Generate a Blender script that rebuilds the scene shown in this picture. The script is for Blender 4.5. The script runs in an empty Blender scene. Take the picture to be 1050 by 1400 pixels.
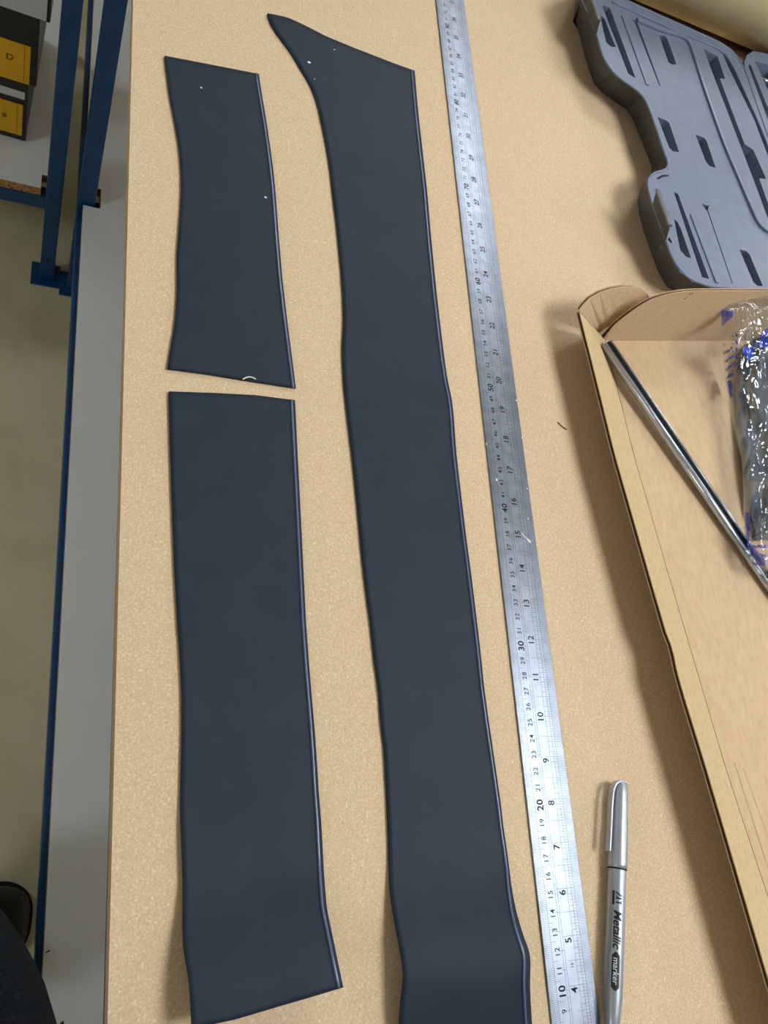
import bpy, bmesh, math, random
from mathutils import Vector, Matrix, noise
random.seed(7)
C = bpy.context.scene.collection
# ---------------------------------------------------------------- camera (metres: floor z=0, board top z=ZB)
ZB, CZ, F = 0.876, 1.30, 1051.0
R = ((0.904243, -0.113756, -0.411588), (-0.052018, 0.927341, -0.370584), (0.423838, 0.356508, 0.832624))
cam = bpy.data.objects.new('camera', bpy.data.cameras.new('camera')); C.objects.link(cam)
cam.matrix_world = Matrix.Translation((0, 0, CZ)) @ Matrix(R).to_4x4()
cam.data.sensor_fit = 'VERTICAL'; cam.data.sensor_height = 24.0; cam.data.lens = 24.0*F/1400.0
cam.data.clip_start = 0.02; cam.data.clip_end = 60
S = bpy.context.scene; S.camera = cam
# ---------------------------------------------------------------- world, exposure
w = bpy.data.worlds.new('world'); S.world = w; w.use_nodes = True
w.node_tree.nodes['Background'].inputs[0].default_value = (0.75, 0.85, 1, 1)
w.node_tree.nodes['Background'].inputs[1].default_value = 0.3
S.view_settings.view_transform = 'Standard'; S.view_settings.look = 'None'
S.view_settings.exposure = 0.0; S.view_settings.gamma = 1.0; S.view_settings.use_curve_mapping = False
LAMP = 18.8
PANELS = [(1.25, 0.0), (1.25, 2.35), (3.9, -0.1), (3.9, 2.75), (-2.9, 2.6), (-2.9, -1.0)]  # last two, on the left, are added to lift the dark floor and shelf

def at(px, py, z):
    """world point seen at photograph pixel (px,py) of the 1050x1400 frame, at height z"""
    d = Matrix(R) @ Vector(((px-525)/F, -(py-700)/F, -1.0))
    t = (z-CZ)/d.z
    return Vector((d.x*t, d.y*t, z))

# ---------------------------------------------------------------- helpers
def lin(c):
    return tuple(((v/255)/12.92 if v/255 <= .04045 else ((v/255+.055)/1.055)**2.4) for v in c)+(1.0,)
def mat(name, rgb, rough=.5, metal=0, spec=.5, **k):
    m = bpy.data.materials.new(name); m.use_nodes = True
    b = m.node_tree.nodes['Principled BSDF']
    b.inputs['Base Color'].default_value = lin(rgb); b.inputs['Roughness'].default_value = rough
    b.inputs['Metallic'].default_value = metal; b.inputs['Specular IOR Level'].default_value = spec
    for a, v in k.items(): b.inputs[a].default_value = v
    return m
def nodes(m): return m.node_tree.nodes, m.node_tree.links, m.node_tree.nodes['Principled BSDF']
def grain(m, stops, scale=300, detail=4, stretch=(1, 1, 1), bump=0, bscale=None, dist=0.0005, rough=.6):
    """colour ramp over object-space noise, and a fine bump"""
    n, l, b = nodes(m)
    tc = n.new('ShaderNodeTexCoord'); mp = n.new('ShaderNodeMapping'); mp.inputs['Scale'].default_value = stretch
    l.new(tc.outputs['Object'], mp.inputs[0])
    nz = n.new('ShaderNodeTexNoise'); nz.inputs['Scale'].default_value = scale; nz.inputs['Detail'].default_value = detail
    nz.inputs['Roughness'].default_value = rough
    l.new(mp.outputs[0], nz.inputs['Vector'])
    if stops:
        r = n.new('ShaderNodeValToRGB'); e = r.color_ramp.elements
        e[0].position, e[0].color = stops[0][0], lin(stops[0][1]); e[1].position, e[1].color = stops[-1][0], lin(stops[-1][1])
        for p, c in stops[1:-1]:
            q = e.new(p); q.color = lin(c)
        l.new(nz.outputs[0], r.inputs[0]); l.new(r.outputs[0], b.inputs['Base Color'])
    if bump:
        nb = n.new('ShaderNodeTexNoise'); nb.inputs['Scale'].default_value = bscale or scale; nb.inputs['Detail'].default_value = 3
        l.new(mp.outputs[0], nb.inputs['Vector'])
        bp = n.new('ShaderNodeBump'); bp.inputs['Strength'].default_value = bump; bp.inputs['Distance'].default_value = dist
        l.new(nb.outputs[0], bp.inputs['Height']); l.new(bp.outputs[0], b.inputs['Normal'])
    return m
def link_mesh(name, me, m=None, parent=None, smooth=False):
    o = bpy.data.objects.new(name, me); C.objects.link(o)
    for mm in (m if isinstance(m, (list, tuple)) else [m]):
        if mm: me.materials.append(mm)
    if parent: o.parent = parent
    if smooth:
        for p in me.polygons: p.use_smooth = True
    return o
def obj(name, bm, m, parent=None, smooth=False):
    bmesh.ops.recalc_face_normals(bm, faces=bm.faces)
    me = bpy.data.meshes.new(name); bm.to_mesh(me); bm.free()
    return link_mesh(name, me, m, parent, smooth)
def tag(o, label, cat, group=None):
    o['label'] = label; o['category'] = cat
    if group: o['group'] = group
    return o
def thing(name, label, cat, loc=(0, 0, 0), group=None):
    o = bpy.data.objects.new(name, None); C.objects.link(o); o.location = loc; o.empty_display_size = .05
    return tag(o, label, cat, group)
def kid(o, root):
    """parent a mesh made in world coordinates to an Empty that stands elsewhere"""
    o.parent = root; o.matrix_parent_inverse = Matrix.Translation(-root.location)
    return o
def box(bm, lo, hi, M=None):
    v = [bm.verts.new((x, y, z)) for z in (lo[2], hi[2]) for y in (lo[1], hi[1]) for x in (lo[0], hi[0])]
    for f in ((0, 1, 3, 2), (4, 6, 7, 5), (0, 4, 5, 1), (2, 3, 7, 6), (0, 2, 6, 4), (1, 5, 7, 3)):
        bm.faces.new([v[i] for i in f])
    if M:
        for q in v: q.co = M @ q.co
    return v
def bevel(bm, w, seg=2):
    bmesh.ops.bevel(bm, geom=list(bm.edges), offset=w, segments=seg, affect='EDGES', profile=.7)
def prism(bm, pts, z0, z1):
    """pts: list of 2D/3D; vertical prism"""
    a = [bm.verts.new((p[0], p[1], z0)) for p in pts]; b = [bm.verts.new((p[0], p[1], z1)) for p in pts]
    n = len(pts)
    bm.faces.new(a[::-1]); bm.faces.new(b)
    for i in range(n): bm.faces.new((a[i], a[(i+1) % n], b[(i+1) % n], b[i]))
def tube(bm, pts, r, seg=10, caps=True, sx=1, sz=1):
    """tube along 3D points; r number or list; cross-section flattened by sx (sideways) and sz (up)"""
    P = [Vector(p) for p in pts]; rings = []
    for i, p in enumerate(P):
        t = (P[min(i+1, len(P)-1)]-P[max(i-1, 0)]).normalized()
        up = Vector((0, 0, 1)) if abs(t.z) < .95 else Vector((1, 0, 0))
        s = t.cross(up).normalized(); u = s.cross(t).normalized(); rr = r[i] if isinstance(r, (list, tuple)) else r
        rings.append([bm.verts.new(p+s*rr*sx*math.cos(2*math.pi*k/seg)+u*rr*sz*math.sin(2*math.pi*k/seg)) for k in range(seg)])
    for a, b in zip(rings, rings[1:]):
        for k in range(seg): bm.faces.new((a[k], a[(k+1) % seg], b[(k+1) % seg], b[k]))
    if caps: bm.faces.new(rings[0][::-1]); bm.faces.new(rings[-1])
def slab(bm, G, t, nrm=None):
    """closed sheet of thickness t below a grid G[i][j] of points"""
    n, m = len(G), len(G[0])
    top = [[bm.verts.new(p) for p in row] for row in G]; bot = []
    for i in range(n):
        row = []
        for j in range(m):
            if nrm: N = Vector(nrm)
            else:
                a = G[min(i+1, n-1)][j]-G[max(i-1, 0)][j]; b = G[i][min(j+1, m-1)]-G[i][max(j-1, 0)]
                N = a.cross(b).normalized()
                if N.z < 0: N = -N
            row.append(bm.verts.new(G[i][j]-N*t))
        bot.append(row)
    for i in range(n-1):
        for j in range(m-1):
            bm.faces.new((top[i][j], top[i][j+1], top[i+1][j+1], top[i+1][j]))
            bm.faces.new((bot[i][j], bot[i+1][j], bot[i+1][j+1], bot[i][j+1]))
    for i in range(n-1):
        bm.faces.new((top[i][0], top[i+1][0], bot[i+1][0], bot[i][0]))
        bm.faces.new((top[i][-1], bot[i][-1], bot[i+1][-1], top[i+1][-1]))
    for j in range(m-1):
        bm.faces.new((top[0][j], bot[0][j], bot[0][j+1], top[0][j+1]))
        bm.faces.new((top[-1][j], top[-1][j+1], bot[-1][j+1], bot[-1][j]))
def resample(P, n, smooth=0):
    P = [Vector(p) for p in P]; d = [0]
    for a, b in zip(P, P[1:]): d.append(d[-1]+(b-a).length)
    out = []
    for k in range(n):
        s = d[-1]*k/(n-1); i = 0
        while i < len(P)-2 and d[i+1] < s: i += 1
        out.append(P[i].lerp(P[i+1], (s-d[i])/max(d[i+1]-d[i], 1e-9)))
    for _ in range(smooth):
        out = [out[0]]+[(out[i-1]+out[i]*2+out[i+1])/4 for i in range(1, n-1)]+[out[-1]]
    return out
def sstep(a, b, x):
    t = min(max((x-a)/(b-a), 0), 1); return t*t*(3-2*t)
_txt = {}
def text_mesh(s, size, bold=0.0, shear=0.0, spacing=1.0):
    key = (s, size, bold, shear, spacing)
    if key not in _txt:
        cu = bpy.data.curves.new('t', 'FONT'); cu.body = s; cu.size = size; cu.align_x = 'CENTER'; cu.align_y = 'CENTER'
        cu.offset = bold; cu.shear = shear; cu.space_character = spacing; cu.resolution_u = 3
        o = bpy.data.objects.new('t', cu); C.objects.link(o)
        bpy.context.view_layer.update()
        me = bpy.data.meshes.new_from_object(o.evaluated_get(bpy.context.evaluated_depsgraph_get()))
        bpy.data.objects.remove(o)
        xs = [v.co.x for v in me.vertices]; ys = [v.co.y for v in me.vertices]
        cx, cy = (min(xs)+max(xs))/2, (min(ys)+max(ys))/2
        _txt[key] = ([(v.co.x-cx, v.co.y-cy) for v in me.vertices], [tuple(p.vertices) for p in me.polygons])
        bpy.data.meshes.remove(me)
    return _txt[key]
def put_text(bm, fn, s, size, **k):
    V, Fs = text_mesh(s, size, **k)
    v = [bm.verts.new(fn(x, y)) for x, y in V]
    for f in Fs:
        try: bm.faces.new([v[i] for i in f])
        except ValueError: pass
def put_text_wrapped(bm, fn, s, size, step=.0006, **k):
    V, Fs = text_mesh(s, size, **k); t = bmesh.new(); v = [t.verts.new((x, y, 0)) for x, y in V]
    for f in Fs:
        try: t.faces.new([v[i] for i in f])
        except ValueError: pass
    y = min(q[1] for q in V)+step
    while y < max(q[1] for q in V):
        bmesh.ops.bisect_plane(t, geom=list(t.verts)+list(t.edges)+list(t.faces), plane_co=(0, y, 0), plane_no=(0, 1, 0)); y += step
    mp = {q: bm.verts.new(fn(q.co.x, q.co.y)) for q in t.verts}
    for f in t.faces:
        try: bm.faces.new([mp[q] for q in f.verts])
        except ValueError: pass
    t.free()
def catalog_flat(name, bm, m, parent=None):
    me = bpy.data.meshes.new(name); bm.to_mesh(me); bm.free()
    return link_mesh(name, me, m, parent)

# ---------------------------------------------------------------- materials
M_mdf = grain(mat('fibreboard', (205, 175, 135), .75, spec=.25),
              [(.28, (197, 170, 136)), (.46, (211, 185, 151)), (.57, (215, 189, 156)), (.76, (240, 222, 197))], scale=820, detail=3, bump=.12, dist=.0003)
M_mdfedge = grain(mat('fibreboard_edge', (190, 150, 110), .85, spec=.2), [(.3, (172, 142, 112)), (.7, (200, 170, 138))], scale=500)
M_vinyl = grain(mat('charcoal_vinyl', (40, 44, 50), .6, spec=.22), [(.35, (34, 44, 57)), (.65, (38, 48, 62))], scale=40, bump=.12, bscale=1600, dist=.0003)
M_bead = mat('charcoal_welt_highlight', (84, 100, 130), .26, spec=1.0)  # base colour lighter than the sheet, carries the welt's highlight
M_vcut = mat('vinyl_cut_edge', (28, 30, 34), .8)
M_felt = mat('vinyl_backing', (120, 92, 66), .9)
M_steel = mat('brushed_steel', (188, 192, 200), .34, metal=1)
def steel_nodes(m):
    n, l, b = nodes(m)
    tc = n.new('ShaderNodeTexCoord'); mp = n.new('ShaderNodeMapping'); mp.inputs['Scale'].default_value = (60, 900, 1)
    l.new(tc.outputs['Object'], mp.inputs[0])
    nz = n.new('ShaderNodeTexNoise'); nz.inputs['Scale'].default_value = 1; nz.inputs['Detail'].default_value = 4; l.new(mp.outputs[0], nz.inputs['Vector'])
    mr = n.new('ShaderNodeMapRange'); mr.inputs[3].default_value = .34; mr.inputs[4].default_value = .44
    l.new(nz.outputs[0], mr.inputs[0]); l.new(mr.outputs[0], b.inputs['Roughness'])
    n2 = n.new('ShaderNodeTexNoise'); n2.inputs['Scale'].default_value = 120; n2.inputs['Detail'].default_value = 5; l.new(tc.outputs['Object'], n2.inputs['Vector'])
    r = n.new('ShaderNodeValToRGB'); r.color_ramp.elements[0].color = lin((122, 128, 139)); r.color_ramp.elements[1].color = lin((134, 141, 153))
    r.color_ramp.elements[0].position = .35; r.color_ramp.elements[1].position = .65
    l.new(n2.outputs[0], r.inputs[0]); l.new(r.outputs[0], b.inputs['Base Color'])
    bp = n.new('ShaderNodeBump'); bp.inputs['Strength'].default_value = .05; bp.inputs['Distance'].default_value = .0002
    l.new(nz.outputs[0], bp.inputs['Height']); l.new(bp.outputs[0], b.inputs['Normal'])
steel_nodes(M_steel)
M_etch = mat('etched_black', (26, 28, 34), .8, spec=.2)
M_chrome = mat('polished_metal', (205, 208, 215), .16, metal=1)
M_satin = mat('satin_metal', (186, 193, 206), .24, metal=.8, spec=.9)
M_groove = mat('dark_groove', (9, 11, 18), .7, spec=.2)
M_darkgap = mat('dark_rubber', (22, 24, 30), .5)
M_white = mat('white_paint_fleck', (240, 242, 245), .6)
M_card = grain(mat('corrugated_card', (200, 168, 128), .85, spec=.15), [(.3, (196, 168, 134)), (.7, (210, 183, 150))], scale=260, detail=5, stretch=(1, .35, 1))
M_cardwall = grain(mat('corrugated_card_wall', (205, 178, 135), .85, spec=.15), [(.3, (190, 165, 126)), (.7, (204, 180, 142))], scale=240, detail=5)
M_cardcrease = mat('card_crease', (150, 122, 86), .9)
M_cardcore = mat('card_core_shade', (92, 66, 42), .95, spec=.05)  # core browned darker to carry the shade between the liners
M_caseg = grain(mat('grey_case_plastic', (118, 126, 138), .42, spec=.45), [(.3, (106, 117, 138)), (.7, (114, 126, 148))], scale=90, bump=.1, bscale=900, dist=.0002)
M_caseside = grain(mat('grey_case_plastic_shaded', (92, 92, 92), .6), [(.3, (74, 74, 74)), (.7, (84, 84, 84))], scale=90)  # darker copy of the case plastic, undercut shade put into the colour
M_clip = mat('smoky_latch_plastic', (118, 124, 134), .18, spec=.8)
M_blue = grain(mat('blue_painted_steel', (10, 66, 122), .38, spec=.5), [(.3, (6, 60, 114)), (.7, (12, 70, 128))], scale=25, bump=.03, bscale=300)
M_shelf = grain(mat('white_laminate', (196, 200, 206), .4), [(.3, (226, 236, 250)), (.7, (230, 240, 252))], scale=15)
M_chip = grain(mat('chipboard_edge', (165, 130, 90), .9), [(.35, (110, 78, 48)), (.5, (170, 132, 88)), (.65, (205, 170, 120))], scale=330, detail=2)
M_floor = grain(mat('painted_concrete', (160, 150, 120), .5), [(.28, (188, 178, 146)), (.5, (212, 202, 170)), (.7, (222, 212, 182))], scale=5, detail=8, bump=.1, bscale=60, dist=.001)
M_wall = grain(mat('cream_wall_paint', (214, 208, 192), .8), [(.3, (210, 204, 188)), (.7, (218, 212, 197))], scale=6)
M_ceil = grain(mat('ceiling_tiles', (200, 200, 198), .9), [(.3, (190, 190, 188)), (.7, (206, 206, 204))], scale=30)
M_pen = grain(mat('silver_pen_plastic', (165, 170, 180), .33, metal=.5), [(.3, (164, 169, 181)), (.7, (174, 179, 190))], scale=60)
M_ink = mat('pen_black_print', (16, 17, 24), .5)
M_black = mat('black_plastic', (30, 31, 34), .4)
M_black2 = mat('recess_shade', (14, 14, 16), .6)  # near-black colour stands in for shade inside holes and the cap gap
M_yellow = grain(mat('yellow_label', (232, 178, 20), .6), [(.3, (226, 172, 16)), (.7, (236, 184, 30))], scale=40)
M_paper = mat('white_label', (205, 210, 222), .6)
M_red = mat('red_stamp', (190, 40, 48), .6)
M_lineb = mat('thin_label_rule', (120, 80, 15), .6)
M_kraft = grain(mat('tan_roll_paper', (222, 204, 158), .8, spec=.2), [(.3, (216, 197, 150)), (.7, (226, 208, 164))], scale=60)
M_denim = grain(mat('dark_work_cloth', (40, 48, 62), .95, spec=.1), [(.3, (30, 37, 50)), (.6, (46, 54, 68)), (.75, (70, 78, 90))], scale=260, detail=6, bump=.3)
M_shoe = mat('black_shoe_leather', (16, 15, 15), .45)
M_sole = mat('black_rubber_sole', (12, 12, 12), .8)
M_cloth = grain(mat('slate_grey_fabric', (78, 88, 100), .55), [(.3, (54, 64, 77)), (.7, (70, 81, 95))], scale=30, bump=.15, bscale=200)
def film(name, tint, alpha, rough=.08):
    m = mat(name, tint, rough, spec=.9); m.node_tree.nodes['Principled BSDF'].inputs['Alpha'].default_value = alpha
    return m
def clear_film(name):
    m = bpy.data.materials.new(name); m.use_nodes = True; n, l = m.node_tree.nodes, m.node_tree.links; n.clear()
    o = n.new('ShaderNodeOutputMaterial'); mx = n.new('ShaderNodeMixShader'); t = n.new('ShaderNodeBsdfTransparent'); g = n.new('ShaderNodeBsdfGlossy')
    t.inputs[0].default_value = (.93, .95, .99, 1); g.inputs['Roughness'].default_value = .09; g.inputs[0].default_value = (.95, .97, 1, 1)
    lw = n.new('ShaderNodeLayerWeight'); lw.inputs[0].default_value = .45; mr = n.new('ShaderNodeMapRange'); mr.inputs[3].default_value = .04; mr.inputs[4].default_value = .5
    l.new(lw.outputs['Facing'], mr.inputs[0]); l.new(mr.outputs[0], mx.inputs[0]); l.new(t.outputs[0], mx.inputs[1]); l.new(g.outputs[0], mx.inputs[2]); l.new(mx.outputs[0], o.inputs[0])
    return m
M_film = clear_film('clear_plastic_film')
M_print = film('blue_printed_film', (40, 70, 200), .8)
M_hinge = mat('maroon_hinge_gap', (60, 34, 34), .6)
M_thread = mat('brown_fibre', (96, 58, 30), .8)

# ---------------------------------------------------------------- room
def struct(name, bm, m): o = obj(name, bm, m); o['kind'] = 'structure'; return o
X0, X1, Y0, Y1, ZC = -4.4, 5.2, -4.2, 4.6, 2.7
def quad_box(name, lo, hi, m):
    bm = bmesh.new(); box(bm, lo, hi); return struct(name, bm, m)
quad_box('floor', (X0, Y0, -.1), (X1, Y1, 0), M_floor)
quad_box('ceiling', (X0, Y0, ZC), (X1, Y1, ZC+.1), M_ceil)
quad_box('wall_left', (X0-.1, Y0, 0), (X0, Y1, ZC), M_wall)
quad_box('wall_right', (X1, Y0, 0), (X1+.1, Y1, ZC), M_wall)
quad_box('wall_front', (X0, Y0-.1, 0), (X1, Y0, ZC), M_wall)
quad_box('wall_back', (X0, Y1, 0), (X1, Y1+.1, ZC), M_wall)
M_lamp = bpy.data.materials.new('lit_diffuser'); M_lamp.use_nodes = True
nn = M_lamp.node_tree; nn.nodes.clear(); em = nn.nodes.new('ShaderNodeEmission'); ou = nn.nodes.new('ShaderNodeOutputMaterial')
em.inputs[0].default_value = (0.93, 0.97, 1.0, 1); em.inputs[1].default_value = LAMP; nn.links.new(em.outputs[0], ou.inputs[0])
M_frame = mat('lamp_frame_white', (225, 225, 225), .5)
where = ['directly over the workbench', 'over the far end of the workbench', 'near the right wall', 'in the far right corner', 'in the far left corner, added to brighten the floor and shelf', 'near the left wall, added to brighten the floor and shelf']
for i, (x, y) in enumerate(PANELS):
    t = thing('ceiling_light', 'square white ceiling light panel '+where[i], 'ceiling light', (x, y, ZC), 'ceiling light panels')
    bm = bmesh.new()
    for lo, hi in (((-.42, -.42, -.05), (.42, -.38, 0)), ((-.42, .38, -.05), (.42, .42, 0)), ((-.42, -.38, -.05), (-.38, .38, 0)), ((.38, -.38, -.05), (.42, .38, 0))):
        box(bm, lo, hi)
    obj('light_frame', bm, M_frame, t)
    bm = bmesh.new(); box(bm, (-.38, -.38, -.03), (.38, .38, -.004)); obj('diffuser', bm, M_lamp, t)

# ---------------------------------------------------------------- blue steel workbench (left edge runs 2.7 degrees off the ruler)
A = math.radians(2.75)
BO = Vector((0.0335, 0.395, 0))              # a point on the outer left face of the bench frame
def bench_pt(s, q, z):
    """s along the left edge (away from camera), q into the bench"""
    return Vector((BO.x-math.sin(A)*s+math.cos(A)*q, BO.y+math.cos(A)*s+math.sin(A)*q, z))
def bench_box(bm, s0, s1, q0, q1, z0, z1):
    M = Matrix.Translation(BO) @ Matrix.Rotation(A, 4, 'Z')
    return box(bm, (q0, s0, z0), (q1, s1, z1), M)
bench = thing('workbench', 'blue steel framed workbench with fibreboard top and white lower shelf', 'workbench', (BO.x, BO.y, 0))
SL = .552     # leg position along the edge
e1_, e2_ = at(147, 1400, ZB), at(182, 0, ZB); ed = (e2_-e1_).normalized(); en = Vector((ed.y, -ed.x, 0))
bm = bmesh.new()
p0 = e1_-ed*.55; p1 = e2_+ed*1.3
prism(bm, [p0, p0+en*1.15, p1+en*1.15, p1], ZB-.012, ZB)
top = obj('bench_top', bm, [M_mdf, M_mdfedge])
for p in top.data.polygons:
    if abs(p.normal.z) < .5: p.material_index = 1
kid(top, bench)
for s in (-1.1, SL, 1.62):
    for q in (0, 1.05):
        bm = bmesh.new(); bench_box(bm, s, s+.026, q, q+.026, .003, ZB-.0122); bevel(bm, .003); kid(obj('leg', bm, M_blue, smooth=False), bench)
        bm = bmesh.new(); bench_box(bm, s-.012, s+.04, q-.012 if q == 0 else q-.01, q+.036, 0, .004); bevel(bm, .0015); kid(obj('foot_plate', bm, M_blue), bench)
for z0, z1, q0 in ((.196, .222, 0), (ZB-.045, ZB-.0122, .003)):
    for q in (q0, 1.052):
        for s0, s1 in ((-1.074, SL-.001), (SL+.027, 1.619)):
            bm = bmesh.new(); bench_box(bm, s0, s1, q, q+.022, z0, z1); bevel(bm, .003); kid(obj('side_rail', bm, M_blue), bench)
    for s in (-1.1, SL, 1.62):
        bm = bmesh.new(); bench_box(bm, s+.002, s+.024, .027, 1.049, z0, z1); bevel(bm, .003); kid(obj('cross_rail', bm, M_blue), bench)
# lower shelf with a notch round the middle leg
bm = bmesh.new()
ls = [(-1.05, .008), (SL-.004, .008), (SL-.004, .034), (SL+.036, .034), (SL+.036, .008), (1.6, .008), (1.6, 1.04), (-1.05, 1.04)]
prism(bm, [bench_pt(s, q, 0) for s, q in ls], .2222, .240)
sh = obj('lower_shelf', bm, [M_shelf, M_chip])
for p in sh.data.polygons:
    if abs(p.normal.z) < .5: p.material_index = 1
kid(sh, bench)
for (a, b, c, d) in (((61.5, 1302), (68, 1298.5), (68.5, 1300.5), (62.5, 1303)), ((82, 1399), (87, 1395), (87.5, 1400), (84, 1402))):
    bm = bmesh.new(); prism(bm, [at(*q, .2402) for q in (a, b, c, d)], .24, .2404)
    kid(obj('black_mark', bm, M_darkgap), bench)

# ---------------------------------------------------------------- second rack, corner leg next to the first
rack = thing('storage_rack', 'blue steel storage rack with chipboard shelf at top left, beside the bench leg', 'rack', (-.03, .968, 0))
B = math.radians(2.6)
RO = Vector((-.0408, .957, 0)); RM = Matrix.Translation(RO) @ Matrix.Rotation(B, 4, 'Z')
def rbox(bm, lo, hi): box(bm, lo, hi, RM)
bm = bmesh.new(); rbox(bm, (0, 0, .003), (.0245, .0245, 1.9)); bevel(bm, .003); kid(obj('leg', bm, M_blue), rack)
bm = bmesh.new(); tube(bm, [RM @ Vector((.0125, -.0004, .062)), RM @ Vector((.0125, .002, .062))], .0032, 12); kid(obj('leg_hole', bm, M_black2), rack)
for x in (-.95,):
    bm = bmesh.new(); rbox(bm, (x, 0, .003), (x+.0245, .0245, 1.9)); bevel(bm, .003); kid(obj('leg', bm, M_blue), rack)
for x in (-.95, 0):
    bm = bmesh.new(); rbox(bm, (x, .576, .003), (x+.0245, .6, 1.9)); bevel(bm, .003); kid(obj('leg', bm, M_blue), rack)
for x, y in ((0, 0), (-.95, 0), (-.95, .576), (0, .576)):
    bm = bmesh.new(); rbox(bm, (x-.014, y-.012, 0), (x+.035, y+.037, .004)); bevel(bm, .0015); kid(obj('foot_plate', bm, M_blue), rack)
for z in (.19, 1.15, 1.7):
    bm = bmesh.new(); rbox(bm, (-.925, .001, z), (-.0002, .0235, z+.026)); bevel(bm, .0025); kid(obj('front_rail', bm, M_blue), rack)
    bm = bmesh.new(); rbox(bm, (-.925, .577, z), (-.0002, .599, z+.026)); bevel(bm, .0025); kid(obj('front_rail', bm, M_blue), rack)
    for x in (.001, -.949):
        bm = bmesh.new(); rbox(bm, (x, .025, z), (x+.022, .5755, z+.026)); bevel(bm, .0025); kid(obj('side_rail', bm, M_blue), rack)
    bm = bmesh.new()
    prism(bm, [RM @ Vector(q) for q in ((-.92, .004, 0), (-.008, .004, 0), (-.008, .032, 0), (.022, .032, 0), (.022, .57, 0), (-.92, .57, 0))], z+.0263, z+.0425)
    sh = obj('shelf_board', bm, [M_shelf, M_chip])
    for p in sh.data.polygons:
        if abs(p.normal.z) < .5: p.material_index = 1
    kid(sh, rack)

# stacked black storage boxes with yellow labels, standing on the rack's lower shelf
SZ = .2327
def stack_box(loc, h, label, labels, name='storage_box', dx=0.0):
    t = thing(name, label, 'box', loc)
    bm = bmesh.new(); box(bm, (-.26, 0, 0), (0, .24, h)); bevel(bm, .0025); obj('box_body', bm, M_black, t)
    for (nm, lo, hi, m, ch) in labels:
        bm = bmesh.new(); box(bm, (lo[0], -.0012, lo[1]), (hi[0], .001, hi[1])); p = obj(nm, bm, m, t)
        for s, x, z, sz in ch:
            bm = bmesh.new(); put_text(bm, lambda a, b: Vector((x+a, -.0016, z+b)), s, sz); catalog_flat('lettering', bm, M_etch, p)
        if nm == 'yellow_label':
            bm = bmesh.new(); box(bm, (hi[0]-.0078, -.0014, lo[1]+.001), (hi[0]-.0072, -.001, hi[1]-.001)); obj('label_rule', bm, M_lineb, p)
    return t
BX, BY = -.0805, 1.046
stack_box((BX, BY, SZ), .112, 'black storage box with plain yellow label, lowest of the stack on the rack shelf',
          [('yellow_label', (-.1, .011), (-.006, .072), M_yellow, [('B', -.031, .044, .012)]), ('label_slot', (-.15, .0835), (-.004, .0965), M_paper, [])])
stack_box((BX+.011, BY, SZ+.1123), .118, 'black storage box with yellow label lettered D, second up the stack',
          [('yellow_label', (-.1, .001), (-.010, .0665), M_yellow, [('D', -.0365, .04, .014)])])
b3 = stack_box((BX+.024, BY-.006, SZ+.2306), .1, 'black box with white card and red round stamp, topmost in view', [('white_card', (-.12, .002), (-.005, .08), M_paper, [])])
cardp = [c for c in b3.children if c.name.startswith('white_card')][0]
bm = bmesh.new(); cc = [(-.024+.0105*math.cos(a*math.pi/12), .044+.0105*math.sin(a*math.pi/12)) for a in range(24)]
v = [bm.verts.new((x, -.0018, z)) for x, z in cc]; bm.faces.new(v); catalog_flat('round_stamp', bm, M_red, cardp)
bm = bmesh.new()
for k in range(3):
    put_text(bm, lambda a, b: Vector((-.024+a, -.0021, .0495-k*.0055+b)), ('BEST', 'VALUE', 'EVER')[k], .0052)
catalog_flat('lettering', bm, M_paper, cardp)
bm = bmesh.new()
for k in range(4): box(bm, (-.052, -.0016, .03+k*.006), (-.042, -.0012, .0325+k*.006))
obj('print_lines', bm, mat('pale_blue_print', (120, 150, 185), .6), cardp)

# ---------------------------------------------------------------- vinyl pieces
def coons(T, Bt, L, Rr, nu, nv, sm=2):
    T, Bt = resample(T, nu), resample(Bt, nu); L, Rr = resample(L, nv, sm), resample(Rr, nv, sm)
    c00, c10, c01, c11 = L[0], Rr[0], L[-1], Rr[-1]; G = []
    for i in range(nv):
        v = i/(nv-1); row = []
        for j in range(nu):
            u = j/(nu-1)
            row.append(T[j]*(1-v)+Bt[j]*v+L[i]*(1-u)+Rr[i]*u-(c00*(1-u)*(1-v)+c10*u*(1-v)+c01*(1-u)*v+c11*u*v))
        G.append(row)
    return G
TH = .0018
def vinyl(label, T, Bt, L, Rr, zf, nv, bead_off, group):
    L3, R3, T3, B3 = ([Vector((x, y, 0)) for x, y in q] for q in (L, Rr, T, Bt))
    G = coons(T3, B3, L3, R3, 29, nv)
    W = []
    for row in G:
        r = []
        for j, p in enumerate(row):
            u = j/28
            r.append(at(p.x, p.y, ZB+TH+.0002+zf(u, p.y)))
        W.append(r)
    root = thing('vinyl_piece', label, 'vinyl piece', (W[nv//2][14].x, W[nv//2][14].y, ZB), group)
    bm = bmesh.new(); slab(bm, W, TH)
    o = obj('vinyl_sheet', bm, [M_vinyl, M_vcut], smooth=True); kid(o, root)
    # stitched welt that runs just inside the right edge
    pts = []
    for i, row in enumerate(G):
        p = row[-1]; off = bead_off(p.y); q = Vector((p.x-off, p.y, 0))
        u = 1-off/max((row[-1]-row[0]).length, 1)
        pts.append(at(q.x, q.y, ZB+TH+.0003+zf(u, q.y)))
    bm = bmesh.new(); tube(bm, pts, .0009, 10, sx=1.0, sz=1.3); kid(obj('edge_welt', bm, M_bead, smooth=True), root)
    return root
GV = 'charcoal vinyl pieces laid out on the bench'
L_ = [(225, 76), (229, 105), (232, 130), (239, 165), (245, 200), (248, 235), (248, 265), (245, 310), (242, 350), (242.5, 400), (239.5, 440), (233.5, 475), (229, 503.5)]
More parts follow.
